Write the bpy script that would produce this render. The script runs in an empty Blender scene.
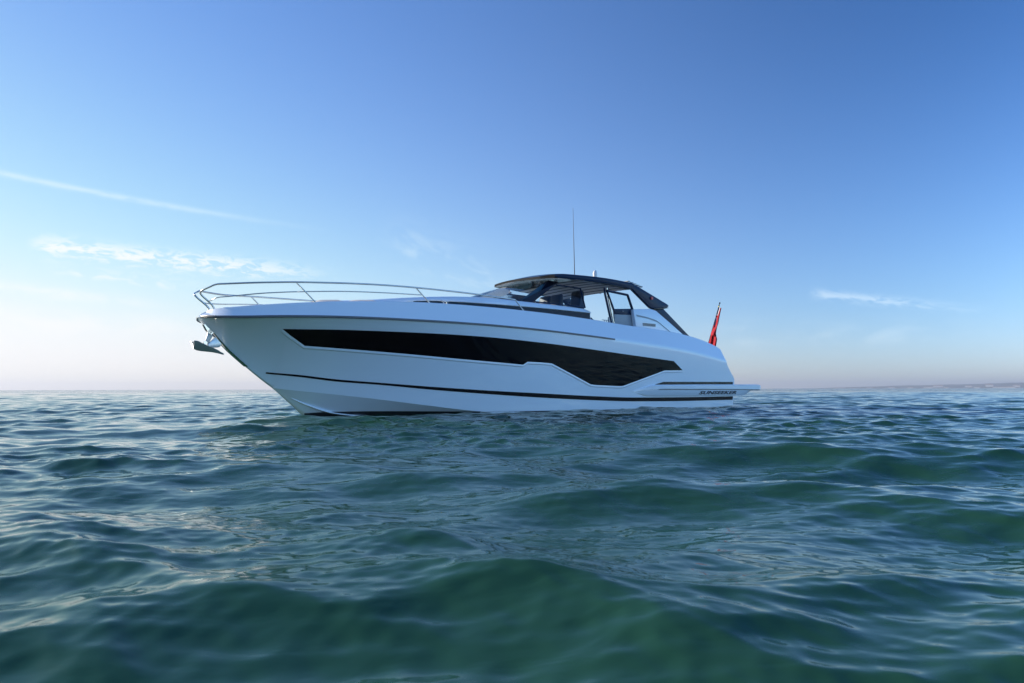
import bpy, bmesh, math, random
import numpy as np
from mathutils import Vector, Matrix, noise

C = bpy.context
SC = C.scene
R = math.radians
random.seed(7)

# ------------------------------------------------------------------ camera
PITCH, ROLL, EYE = math.atan(47.5 / 682.667), R(0.106), 0.65
cam_d = bpy.data.cameras.new("camera")
cam = bpy.data.objects.new("camera", cam_d)
SC.collection.objects.link(cam)
cam_d.lens, cam_d.sensor_width = 24.0, 36.0
cam_d.clip_start, cam_d.clip_end = 0.05, 60000
fw = Vector((0, math.cos(PITCH), math.sin(PITCH)))
r0 = Vector((1, 0, 0))
u0 = r0.cross(fw)
rt = math.cos(ROLL) * r0 - math.sin(ROLL) * u0
up = rt.cross(fw)
cam.matrix_world = Matrix(((rt.x, up.x, -fw.x, 0), (rt.y, up.y, -fw.y, 0), (rt.z, up.z, -fw.z, EYE), (0, 0, 0, 1)))
cam_d.dof.use_dof = True
cam_d.dof.focus_distance = 19.0
cam_d.dof.aperture_fstop = 5.0
SC.camera = cam

# ------------------------------------------------------------------ sky and sun
SUN_AZ, SUN_EL = R(-70), R(20)           # azimuth measured from the view direction, left negative
SKY_STRENGTH, SUN_STRENGTH = 0.10, 2.6
world = bpy.data.worlds.new("World")
SC.world = world
world.use_nodes = True
wn, wl = world.node_tree.nodes, world.node_tree.links
wn.clear()


def N(tree_nodes, kind, **kw):
    n = tree_nodes.new(kind)
    for k, v in kw.items():
        setattr(n, k, v)
    return n


def M_(nodes, links, op, a, b=None, c=None, clamp=False):
    n = nodes.new("ShaderNodeMath")
    n.operation = op
    n.use_clamp = clamp
    for i, v in enumerate((a, b, c)):
        if v is None:
            continue
        if isinstance(v, (int, float)):
            n.inputs[i].default_value = v
        else:
            links.new(v, n.inputs[i])
    return n.outputs[0]


sky = N(wn, "ShaderNodeTexSky", sky_type="NISHITA")
sky.sun_disc = False
sky.sun_elevation, sky.sun_rotation = SUN_EL, SUN_AZ
sky.altitude, sky.air_density, sky.dust_density, sky.ozone_density = 0, 0.95, 0.12, 3.2
hs = N(wn, "ShaderNodeHueSaturation")
hs.inputs["Saturation"].default_value = 1.12
wl.new(sky.outputs[0], hs.inputs["Color"])
bg = N(wn, "ShaderNodeBackground")
bg.inputs[1].default_value = SKY_STRENGTH
wo = N(wn, "ShaderNodeOutputWorld")
tc = N(wn, "ShaderNodeTexCoord")
sep = N(wn, "ShaderNodeSeparateXYZ")
wl.new(tc.outputs["Generated"], sep.inputs[0])
W = lambda *a, **k: M_(wn, wl, *a, **k)
az = W("ARCTAN2", sep.outputs[0], sep.outputs[1])
el = W("ARCSINE", sep.outputs[2])


def streak(az0, el0, az1, el1, width, n_scale, lo, hi, amount, ragged=0.6, fade0=0.08, fade1=0.35):
    """a wisp of high cloud along a line of the sky (bearing and elevation in degrees)"""
    az0, el0, az1, el1 = R(az0), R(el0), R(az1), R(el1)
    L = math.hypot(az1 - az0, el1 - el0)
    ux, uy = (az1 - az0) / L, (el1 - el0) / L
    da, de = W("SUBTRACT", az, az0), W("SUBTRACT", el, el0)
    s = W("DIVIDE", W("ADD", W("MULTIPLY", da, ux), W("MULTIPLY", de, uy)), L)
    t = W("ADD", W("MULTIPLY", da, -uy), W("MULTIPLY", de, ux))
    comb = N(wn, "ShaderNodeCombineXYZ")
    wl.new(W("MULTIPLY", s, n_scale * L), comb.inputs[0])
    wl.new(W("MULTIPLY", t, n_scale * 2.6), comb.inputs[1])
    comb.inputs[2].default_value = az0 * 31.0
    nz = N(wn, "ShaderNodeTexNoise")
    nz.inputs["Scale"].default_value = 1.0
    nz.inputs["Detail"].default_value = 7.0
    nz.inputs["Roughness"].default_value = 0.62
    nz.inputs["Distortion"].default_value = 0.5
    wl.new(comb.outputs[0], nz.inputs["Vector"])
    tt = W("ADD", t, W("MULTIPLY", W("SUBTRACT", nz.outputs["Fac"], 0.5), R(width) * ragged * 2))
    q = W("DIVIDE", tt, R(width))
    g = W("POWER", 2.718, W("MULTIPLY", W("MULTIPLY", q, q), -1.0))
    mr = N(wn, "ShaderNodeMapRange", interpolation_type="SMOOTHSTEP")
    mr.inputs[1].default_value, mr.inputs[2].default_value = lo, hi
    wl.new(nz.outputs["Fac"], mr.inputs[0])
    e0 = N(wn, "ShaderNodeMapRange", interpolation_type="SMOOTHSTEP")
    e0.inputs[1].default_value, e0.inputs[2].default_value = 0, fade0
    wl.new(s, e0.inputs[0])
    e1 = N(wn, "ShaderNodeMapRange", interpolation_type="SMOOTHSTEP")
    e1.inputs[1].default_value, e1.inputs[2].default_value = 1.0, 1.0 - fade1
    wl.new(s, e1.inputs[0])
    m = W("MULTIPLY", g, mr.outputs[0])
    m = W("MULTIPLY", m, W("MULTIPLY", e0.outputs[0], e1.outputs[0]))
    return W("MULTIPLY", m, amount, clamp=True)


cl = [
    streak(-42, 14.75, -14, 12.75, 0.19, 34, 0.20, 0.55, 0.34, 0.5, 0.05, 0.6),      # the contrail
    streak(-36.0, 10.05, -13.5, 9.35, 0.60, 48, 0.40, 0.58, 0.95, 1.1, 0.08, 0.45),    # the broken bank
    streak(-35, 8.5, -23.0, 7.8, 0.40, 36, 0.44, 0.66, 0.45, 1.1, 0.25, 0.5),
    streak(-44, 7.4, -24.0, 6.2, 0.35, 20, 0.33, 0.7, 0.45, 0.8, 0.2, 0.5),
    streak(-52, 5.0, -17.0, 4.5, 0.7, 14, 0.33, 0.7, 0.50, 0.7, 0.1, 0.4),
    streak(-12, 13.5, 2.0, 8.0, 1.6, 18, 0.42, 0.75, 0.28, 0.9, 0.3, 0.4),
    streak(23.5, 7.4, 36.5, 5.1, 0.34, 44, 0.38, 0.60, 0.42, 0.9, 0.08, 0.7),
    streak(14, 4.6, 38.0, 3.6, 1.0, 14, 0.38, 0.75, 0.22, 0.7, 0.2, 0.4),
]
tot = cl[0]
for k in cl[1:]:
    tot = W("MAXIMUM", tot, k)
# cirrus scatters the light of the sky round it: brighten and whiten
mixw = N(wn, "ShaderNodeMix", data_type="RGBA")
bright = N(wn, "ShaderNodeMix", data_type="RGBA", blend_type="ADD")
bright.inputs[0].default_value = 1.0
# the dusty air low over the water dims and cools the band above the horizon
low = W("POWER", 2.718, W("DIVIDE", W("ABSOLUTE", el), -R(3.8)))
dim = N(wn, "ShaderNodeMix", data_type="RGBA", blend_type="MULTIPLY")
wl.new(low, dim.inputs[0])
wl.new(hs.outputs[0], dim.inputs[6])
dim.inputs[7].default_value = (.71, .715, .83, 1)
# clear sky is deepest high up and about a right angle away from the sun
sd = (math.sin(SUN_AZ) * math.cos(SUN_EL), math.cos(SUN_AZ) * math.cos(SUN_EL), math.sin(SUN_EL))
cosang = W("ADD", W("ADD", W("MULTIPLY", sep.outputs[0], sd[0]), W("MULTIPLY", sep.outputs[1], sd[1])), W("MULTIPLY", sep.outputs[2], sd[2]))
q1 = W("DIVIDE", W("ADD", cosang, 0.12), 0.42)
ring = W("POWER", 2.718, W("MULTIPLY", W("MULTIPLY", q1, q1), -1.0))
high = N(wn, "ShaderNodeMapRange", interpolation_type="SMOOTHSTEP")
high.inputs[1].default_value, high.inputs[2].default_value = R(8), R(40)
wl.new(el, high.inputs[0])
deep = N(wn, "ShaderNodeMix", data_type="RGBA", blend_type="MULTIPLY")
wl.new(high.outputs[0], deep.inputs[0])
wl.new(dim.outputs[2], deep.inputs[6])
deep.inputs[7].default_value = (.70, .83, .92, 1)
deep2 = N(wn, "ShaderNodeMix", data_type="RGBA", blend_type="MULTIPLY")
wl.new(W("MULTIPLY", ring, W("ADD", W("MULTIPLY", high.outputs[0], .40), .60)), deep2.inputs[0])
wl.new(deep.outputs[2], deep2.inputs[6])
deep2.inputs[7].default_value = (.32, .55, .69, 1)
tint = N(wn, "ShaderNodeMix", data_type="RGBA", blend_type="MULTIPLY")
tint.inputs[0].default_value = 1.0
wl.new(deep2.outputs[2], tint.inputs[6])
tint.inputs[7].default_value = (1.08, .925, 1.0, 1)
skycol = tint.outputs[2]
wl.new(skycol, bright.inputs[6])
bright.inputs[7].default_value = (2.6, 2.3, 2.1, 1)
wl.new(tot, mixw.inputs[0])
wl.new(skycol, mixw.inputs[6])
wl.new(bright.outputs[2], mixw.inputs[7])
# the glare near the sun saturates softly instead of clipping to cyan
sc_ = N(wn, "ShaderNodeSeparateColor")
cc_ = N(wn, "ShaderNodeCombineColor")
wl.new(mixw.outputs[2], sc_.inputs[0])
for i in range(3):
    v = sc_.outputs[i]
    wl.new(W("DIVIDE", v, W("POWER", W("ADD", W("POWER", W("DIVIDE", v, 4.7), 5.0), 1.0), 0.2)), cc_.inputs[i])
# added fill: unseen sky behind the camera, brightened to light the shaded hull
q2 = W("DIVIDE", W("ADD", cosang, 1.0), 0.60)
hull_fill = N(wn, "ShaderNodeMix", data_type="RGBA", blend_type="MULTIPLY")
wl.new(W("POWER", 2.718, W("MULTIPLY", W("MULTIPLY", q2, q2), -1.0)), hull_fill.inputs[0])
wl.new(cc_.outputs[0], hull_fill.inputs[6])
hull_fill.inputs[7].default_value = (1.85, 2.25, 2.55, 1)
wl.new(hull_fill.outputs[2], bg.inputs[0])
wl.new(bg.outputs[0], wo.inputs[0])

sun_d = bpy.data.lights.new("sun", "SUN")
sun_d.energy, sun_d.angle, sun_d.color = SUN_STRENGTH, R(0.5), (1.0, 0.90, 0.76)
sun = bpy.data.objects.new("sun", sun_d)
SC.collection.objects.link(sun)
sdir = Vector((math.sin(SUN_AZ) * math.cos(SUN_EL), math.cos(SUN_AZ) * math.cos(SUN_EL), math.sin(SUN_EL)))
sun.rotation_euler = sdir.to_track_quat("Z", "Y").to_euler()
sun.location = sdir * 200

vs = SC.view_settings
vs.view_transform, vs.look, vs.gamma, vs.use_curve_mapping = "Standard", "None", 1.0, False
vs.exposure = 1.15


# ------------------------------------------------------------------ helpers
def tag(o, label=None, cat=None, group=None, kind=None):
    if label: o["label"] = label
    if cat: o["category"] = cat
    if group: o["group"] = group
    if kind: o["kind"] = kind
    return o


def empty(name, loc=(0, 0, 0), rz=0.0):
    o = bpy.data.objects.new(name, None)
    SC.collection.objects.link(o)
    o.location, o.rotation_euler = loc, (0, 0, rz)
    o.empty_display_size = 0.3
    return o


def mesh_obj(name, verts, faces, mats, parent=None, smooth=True, fmat=None, sharp=None):
    me = bpy.data.meshes.new(name)
    me.from_pydata([tuple(v) for v in verts], [], faces)
    for m in (mats if isinstance(mats, (list, tuple)) else [mats]):
        me.materials.append(m)
    if fmat:
        for p, i in zip(me.polygons, fmat):
            p.material_index = i
    bm = bmesh.new()
    bm.from_mesh(me)
    bmesh.ops.remove_doubles(bm, verts=bm.verts, dist=1e-5) if sharp != "keep" else None
    bmesh.ops.recalc_face_normals(bm, faces=bm.faces)
    for f in bm.faces:
        f.smooth = smooth
    if smooth and sharp is not None and sharp != "keep":
        for e in bm.edges:
            if len(e.link_faces) == 2 and e.calc_face_angle(0) > sharp:
                e.smooth = False
    bm.to_mesh(me)
    bm.free()
    o = bpy.data.objects.new(name, me)
    SC.collection.objects.link(o)
    if parent: o.parent = parent
    return o


def pchip(tab):
    t = sorted(tab)
    X = np.array([p[0] for p in t], float)
    Y = np.array([p[1] for p in t], float)
    h = np.diff(X)
    dl = np.diff(Y) / h
    m = np.zeros(len(X))
    m[0], m[-1] = dl[0], dl[-1]
    for i in range(1, len(X) - 1):
        if dl[i - 1] * dl[i] > 0:
            w1, w2 = 2 * h[i] + h[i - 1], h[i] + 2 * h[i - 1]
            m[i] = (w1 + w2) / (w1 / dl[i - 1] + w2 / dl[i])

    def f(x):
        x = min(max(x, X[0]), X[-1])
        i = min(max(int(np.searchsorted(X, x)) - 1, 0), len(h) - 1)
        s = (x - X[i]) / h[i]
        return float((1 + 2 * s) * (1 - s) ** 2 * Y[i] + s * (1 - s) ** 2 * h[i] * m[i]
                     + s * s * (3 - 2 * s) * Y[i + 1] + s * s * (s - 1) * h[i] * m[i + 1])
    return f


def lin(tab):
    t = sorted(tab)
    X, Y = [p[0] for p in t], [p[1] for p in t]
    return lambda x: float(np.interp(x, X, Y))


def catmull(pts, n=8):
    P = [Vector(p) for p in pts]
    P = [2 * P[0] - P[1]] + P + [2 * P[-1] - P[-2]]
    out = []
    for i in range(1, len(P) - 2):
        for k in range(n):
            t = k / n
            a, b, c, d = P[i - 1], P[i], P[i + 1], P[i + 2]
            out.append(0.5 * ((2 * b) + (c - a) * t + (2 * a - 5 * b + 4 * c - d) * t * t + (3 * b - a - 3 * c + d) * t ** 3))
    out.append(P[-2])
    return out


def tube_geo(path, rad, seg=10, caps=True):
    P = [Vector(p) for p in path]
    V, F = [], []
    nrm = None
    for i, p in enumerate(P):
        t = (P[min(i + 1, len(P) - 1)] - P[max(i - 1, 0)]).normalized()
        if nrm is None:
            a = Vector((0, 0, 1)) if abs(t.z) < 0.9 else Vector((1, 0, 0))
            nrm = (a - t * a.dot(t)).normalized()
        else:
            nrm = (nrm - t * nrm.dot(t)).normalized()
        bn = t.cross(nrm)
        r = rad[i] if isinstance(rad, (list, tuple)) else rad
        for k in range(seg):
            a = 2 * math.pi * k / seg
            V.append(p + (nrm * math.cos(a) + bn * math.sin(a)) * r)
    for i in range(len(P) - 1):
        for k in range(seg):
            k2 = (k + 1) % seg
            F.append((i * seg + k, i * seg + k2, (i + 1) * seg + k2, (i + 1) * seg + k))
    if caps:
        F.append(tuple(range(seg)))
        F.append(tuple((len(P) - 1) * seg + k for k in range(seg)))
    return V, F


def tube(name, path, rad, mat, parent=None, seg=10):
    V, F = tube_geo(path, rad, seg)
    return mesh_obj(name, V, F, mat, parent, True, sharp=R(50))


def join(*geos):
    V, F = [], []
    for v, f in geos:
        k = len(V)
        V += list(v)
        F += [tuple(i + k for i in q) for q in f]
    return V, F


def prism_geo(poly, yo, yi):
    """outline in the boat's side view (x, z); yo / yi: outer and inner y, a number or f(x, z)"""
    fo = yo if callable(yo) else (lambda x, z: yo)
    fi = yi if callable(yi) else (lambda x, z: yi)
    n = len(poly)
    V = [(x, fo(x, z), z) for x, z in poly] + [(x, fi(x, z), z) for x, z in poly]
    F = [tuple(range(n)), tuple(range(2 * n - 1, n - 1, -1))]
    F += [(i, i + n, (i + 1) % n + n, (i + 1) % n) for i in range(n)]
    return V, F


def bevelled(name, V, F, mat, parent, width=0.01, seg=2):
    o = mesh_obj(name, V, F, mat, parent, True, sharp=R(25))
    bm = bmesh.new()
    bm.from_mesh(o.data)
    es = [e for e in bm.edges if len(e.link_faces) == 2 and e.calc_face_angle(0) > R(25)]
    bmesh.ops.bevel(bm, geom=es, offset=width, segments=seg, affect="EDGES", profile=0.5, clamp_overlap=True)
    for f in bm.faces:
        f.smooth = True
    for e in bm.edges:
        e.smooth = not (len(e.link_faces) == 2 and e.calc_face_angle(0) > R(40))
    bm.to_mesh(o.data)
    bm.free()
    return o


def prism(name, poly, yo, yi, mat, parent, width=0.008):
    V, F = prism_geo(poly, yo, yi)
    return bevelled(name, V, F, mat, parent, width)


def box_geo(x0, x1, y0, y1, z0, z1):
    V = [(x, y, z) for z in (z0, z1) for y in (y0, y1) for x in (x0, x1)]
    F = [(0, 1, 3, 2), (4, 6, 7, 5), (0, 4, 5, 1), (2, 3, 7, 6), (0, 2, 6, 4), (1, 5, 7, 3)]
    return V, F


def grid_faces(nu, nv, base=0, flip=False):
    F = []
    for i in range(nu - 1):
        for j in range(nv - 1):
            a = base + i * nv + j
            q = (a, a + 1, a + nv + 1, a + nv)
            F.append(q[::-1] if flip else q)
    return F


def mirror(V):
    return [(v[0], -v[1], v[2]) for v in V]


# ------------------------------------------------------------------ materials
def principled(name, col, rough=0.4, metal=0.0, coat=0.0, spec=0.5, noise_amt=0.0, noise_scale=6.0, bump=0.0):
    m = bpy.data.materials.new(name)
    m.use_nodes = True
    nt = m.node_tree
    b = nt.nodes["Principled BSDF"]
    b.inputs["Base Color"].default_value = (*col, 1)
    b.inputs["Roughness"].default_value = rough
    b.inputs["Metallic"].default_value = metal
    b.inputs["Coat Weight"].default_value = coat
    b.inputs["Coat Roughness"].default_value = 0.04
    b.inputs["Specular IOR Level"].default_value = spec
    if noise_amt or bump:
        t = nt.nodes.new("ShaderNodeTexCoord")
        z = nt.nodes.new("ShaderNodeTexNoise")
        z.inputs["Scale"].default_value = noise_scale
        z.inputs["Detail"].default_value = 5
        nt.links.new(t.outputs["Object"], z.inputs["Vector"])
        if noise_amt:
            mx = nt.nodes.new("ShaderNodeMix")
            mx.data_type = "RGBA"
            mx.inputs[6].default_value = (*[c * (1 - noise_amt) for c in col], 1)
            mx.inputs[7].default_value = (*[min(c * (1 + noise_amt), 1) for c in col], 1)
            nt.links.new(z.outputs["Fac"], mx.inputs[0])
            nt.links.new(mx.outputs[2], b.inputs["Base Color"])
        if bump:
            bp = nt.nodes.new("ShaderNodeBump")
            bp.inputs["Strength"].default_value = bump
            bp.inputs["Distance"].default_value = 0.01
            nt.links.new(z.outputs["Fac"], bp.inputs["Height"])
            nt.links.new(bp.outputs[0], b.inputs["Normal"])
    return m


MAT = {
    "gelcoat": principled("white gelcoat", (0.81, 0.885, 0.95), 0.22, coat=0.5, noise_amt=0.015, noise_scale=0.7),
    "navy": principled("navy gloss paint", (0.004, 0.022, 0.060), 0.28, coat=0.0, spec=0.16, noise_amt=0.05),
    "black": principled("black gloss", (0.004, 0.004, 0.006), 0.12, spec=0.4),
    "stripe": principled("black stripe", (0.004, 0.004, 0.006), 0.45, spec=0.15),
    "darkglass": principled("dark tinted glass", (0.002, 0.002, 0.003), 0.04, spec=0.11),
    "cabinglass": principled("blue tinted cabin glass", (0.004, 0.020, 0.045), 0.10, spec=0.1),
    "steel": principled("polished stainless steel", (0.62, 0.60, 0.57), 0.14, metal=1.0),
    "greyrail": principled("grey rubbing strake", (0.10, 0.11, 0.13), 0.35),
    "grey": principled("warm grey panel", (0.30, 0.33, 0.36), 0.45),
    "deckwhite": principled("non slip deck", (0.70, 0.69, 0.66), 0.6, bump=0.2, noise_scale=120),
    "cushion": principled("pale cushion", (0.68, 0.62, 0.56), 0.8, bump=0.1, noise_scale=60),
    "blind": principled("sunroof fabric", (0.62, 0.61, 0.58), 0.85, bump=0.1, noise_scale=80),
    "interior": principled("dark interior leather", (0.022, 0.032, 0.045), 0.5),
    "teak": principled("teak", (0.24, 0.15, 0.08), 0.6, noise_amt=0.2, noise_scale=20),
    "plastic": principled("white plastic", (0.8, 0.8, 0.8), 0.35),
    "red": principled("red lens", (0.65, 0.02, 0.03), 0.3),
    "anchor": principled("galvanised steel", (0.42, 0.44, 0.45), 0.34, metal=0.35, noise_amt=0.15, noise_scale=14),
    "antifoul": principled("antifouling", (0.012, 0.014, 0.02), 0.6),
    "brass": principled("gilded knob", (0.75, 0.50, 0.12), 0.3, metal=1.0),
}


def glass(name, tint, gloss_rough=0.02):
    m = bpy.data.materials.new(name)
    m.use_nodes = True
    n, l = m.node_tree.nodes, m.node_tree.links
    n.clear()
    o = n.new("ShaderNodeOutputMaterial")
    tr = n.new("ShaderNodeBsdfTransparent")
    tr.inputs[0].default_value = (*tint, 1)
    gl = n.new("ShaderNodeBsdfGlossy")
    gl.inputs["Roughness"].default_value = gloss_rough
    fr = n.new("ShaderNodeFresnel")
    fr.inputs[0].default_value = 1.5
    mx = n.new("ShaderNodeMixShader")
    l.new(fr.outputs[0], mx.inputs[0])
    l.new(tr.outputs[0], mx.inputs[1])
    l.new(gl.outputs[0], mx.inputs[2])
    l.new(mx.outputs[0], o.inputs[0])
    return m


MAT["glass"] = glass("clear tinted glass", (0.80, 0.88, 0.94))
MAT["glass_side"] = glass("tinted side glass", (0.72, 0.82, 0.90))

# ------------------------------------------------------------------ the sea
YAW = R(219)
BOAT = Vector((0.6026, 22.136, 0.0))


def sea_material():
    m = bpy.data.materials.new("sea water")
    m.use_nodes = True
    n, l = m.node_tree.nodes, m.node_tree.links
    b = n["Principled BSDF"]
    b.inputs["Base Color"].default_value = (0.018, 0.072, 0.040, 1)
    b.inputs["Roughness"].default_value = 0.06
    b.inputs["IOR"].default_value = 1.333
    b.inputs["Specular IOR Level"].default_value = 0.5
    t = n.new("ShaderNodeTexCoord")
    prev = None
    # wind ripples too fine for the mesh: three sizes, stretched along their crests
    for scale, stretch, rot, dist, strength, detail in ((3.2, 2.2, 12, 0.035, 0.35, 2.0), (9.0, 1.8, -18, 0.012, 0.30, 2.0), (24.0, 1.6, 25, 0.004, 0.10, 2.0)):
        mp = n.new("ShaderNodeMapping")
        mp.inputs["Rotation"].default_value = (0, 0, R(rot))
        mp.inputs["Scale"].default_value = (scale / stretch, scale, scale)
        l.new(t.outputs["Object"], mp.inputs[0])
        z = n.new("ShaderNodeTexNoise")
        z.inputs["Scale"].default_value = 1.0
        z.inputs["Detail"].default_value = detail
        z.inputs["Roughness"].default_value = 0.5
        z.inputs["Distortion"].default_value = 0.6
        l.new(mp.outputs[0], z.inputs["Vector"])
        bp = n.new("ShaderNodeBump")
        bp.inputs["Strength"].default_value = strength
        bp.inputs["Distance"].default_value = dist
        l.new(z.outputs["Fac"], bp.inputs["Height"])
        if prev:
            l.new(prev, bp.inputs["Normal"])
        prev = bp.outputs[0]
    # far out the mesh carries no waves any more: the same chop as a bump there
    at = n.new("ShaderNodeAttribute")
    at.attribute_name = "far"
    mp = n.new("ShaderNodeMapping")
    mp.inputs["Scale"].default_value = (0.35, 0.9, 0.9)
    l.new(t.outputs["Object"], mp.inputs[0])
    z = n.new("ShaderNodeTexNoise")
    z.inputs["Scale"].default_value = 1.0
    z.inputs["Detail"].default_value = 4.0
    l.new(mp.outputs[0], z.inputs["Vector"])
    # (given as a tilt of the normal, because a height would flatten out over such long footprints)
    sb = n.new("ShaderNodeVectorMath"); sb.operation = "SUBTRACT"
    l.new(z.outputs["Color"], sb.inputs[0]); sb.inputs[1].default_value = (.5, .5, .5)
    fl = n.new("ShaderNodeVectorMath"); fl.operation = "MULTIPLY"
    l.new(sb.outputs[0], fl.inputs[0]); fl.inputs[1].default_value = (1.3, 1.8, 0)
    sl = n.new("ShaderNodeVectorMath"); sl.operation = "SCALE"
    l.new(fl.outputs[0], sl.inputs[0]); l.new(at.outputs["Fac"], sl.inputs["Scale"])
    ad = n.new("ShaderNodeVectorMath"); ad.operation = "ADD"
    l.new(prev, ad.inputs[0]); l.new(sl.outputs[0], ad.inputs[1])
    nm = n.new("ShaderNodeVectorMath"); nm.operation = "NORMALIZE"
    l.new(ad.outputs[0], nm.inputs[0])
    prev = nm.outputs[0]
    l.new(prev, b.inputs["Normal"])
    return m


def build_sea():
    rng = np.random.default_rng(SEA_SEED)
    waves = []          # wavelength, heading, amplitude, phase
    def group(n, lo, hi, spread, slope, head=R(-96)):
        lam = np.exp(rng.uniform(np.log(lo), np.log(hi), n))
        ang = head + rng.normal(0, 1, n) * R(spread)
        k = 2 * np.pi / lam
        amp = slope / k * math.sqrt(2.0 / n)
        ph = rng.uniform(0, 2 * np.pi, n)
        for w in zip(lam, ang, amp, ph): waves.append(w)
    group(6, 5.0, 10.0, 18, 0.018)
    group(9, 1.6, 4.0, 17, 0.110)
    group(24, 0.62, 1.6, 32, 0.100)
    group(46, 0.24, 0.6, 42, 0.125)
    group(48, 0.06, 0.24, 55, 0.100)
    fine = np.linspace(R(-52), R(52), 900)
    coarse = np.linspace(R(52), R(308), 150)[1:-1]
    th = np.concatenate([fine, coarse])
    r = [0.5]
    while r[-1] < 420:
        r.append(r[-1] * (1.0042 if r[-1] < 120 else 1.010))
    while r[-1] < 11500:
        r.append(r[-1] * 1.10)
    r = np.array(r)
    nr, nt = len(r), len(th)
    RR, TT = np.meshgrid(r, th, indexing="ij")
    X0, Y0 = RR * np.sin(TT), RR * np.cos(TT)
    dr = np.gradient(r)
    X, Y, Z = X0.copy(), Y0.copy(), np.zeros_like(X0)
    nf = len(fine)
    # wind patches and slicks: the small waves come and go over the surface
    prng = np.random.default_rng(5)
    patch = np.zeros_like(X0)
    for _ in range(9):
        l_, a_, p_ = np.exp(prng.uniform(np.log(2.2), np.log(11))), prng.uniform(0, 2 * np.pi), prng.uniform(0, 6.3)
        patch += np.sin(2 * np.pi / l_ * (np.cos(a_) * X0 * .6 + np.sin(a_) * Y0) + p_)
    patch = np.clip(.95 + patch * .20, .40, 1.7)
    # the steep group of swells is close by; further off the sea is flatter
    calm = 1 - .42 * np.clip((np.hypot(X0, Y0 - 1) - 3.2) / 4.0, 0, 1)
    for lam, ang, amp, ph in waves:
        cell = np.maximum(dr, r * (fine[1] - fine[0]))
        att = np.clip((lam / cell - 2.2) / 3.0, 0, 1)
        rows = np.nonzero(att > 0)[0]
        if len(rows) == 0: continue
        e = rows[-1] + 1
        k = 2 * np.pi / lam
        cx, cy = math.cos(ang), math.sin(ang)
        for sl, f in ((slice(0, nf), 1.0), (slice(nf, None), 1.0 if lam > 4 else 0.0)):
            if f == 0: continue
            p = k * (cx * (X0[:e, sl] + SEA_SHIFT) + cy * Y0[:e, sl]) + ph
            A = (amp * att[:e] * f)[:, None] * (patch[:e, sl] if lam < .62 else (calm[:e, sl] if lam > 1.5 else 1.0))
            Z[:e, sl] += A * np.sin(p)
            q = 0.9 * A * np.cos(p)
            X[:e, sl] += q * cx
            Y[:e, sl] += q * cy
    verts = np.empty((nr * nt + 1, 3), np.float32)
    verts[:-1, 0], verts[:-1, 1], verts[:-1, 2] = X.ravel(), Y.ravel(), Z.ravel()
    verts[-1] = (0, 0, float(Z[0].mean()))
    i = np.arange(nr - 1)[:, None] * nt
    j = np.arange(nt)[None, :]
    j2 = (j + 1) % nt
    quads = np.stack([i + j, i + nt + j, i + nt + j2, i + j2], -1).reshape(-1, 4)
    tris = np.stack([np.full(nt, nr * nt), np.arange(nt), (np.arange(nt) + 1) % nt], -1)
    me = bpy.data.meshes.new("sea")
    nl = quads.size + tris.size
    me.vertices.add(len(verts))
    me.vertices.foreach_set("co", verts.ravel())
    me.loops.add(nl)
    me.loops.foreach_set("vertex_index", np.concatenate([quads.ravel(), tris.ravel()]).astype(np.int32))
    me.polygons.add(len(quads) + len(tris))
    st = np.concatenate([np.arange(len(quads)) * 4, quads.size + np.arange(len(tris)) * 3]).astype(np.int32)
    me.polygons.foreach_set("loop_start", st)
    me.polygons.foreach_set("use_smooth", np.ones(len(st), bool))
    me.update(calc_edges=True)
    me.validate()
    # normals upward
    if me.polygons[nt * 5].normal.z < 0:
        me.flip_normals()
    fa = me.attributes.new("far", "FLOAT", "POINT")
    fa.data.foreach_set("value", np.append(np.clip((RR.ravel() - 60) / 160, 0, 1), 0).astype(np.float32))
    me.materials.append(sea_material())
    o = bpy.data.objects.new("sea", me)
    SC.collection.objects.link(o)
    tag(o, "green rippled open sea reaching to the horizon", "sea", kind="structure")
    return o


SEA_SEED, SEA_SHIFT = 11, 0.9
build_sea()


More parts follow.
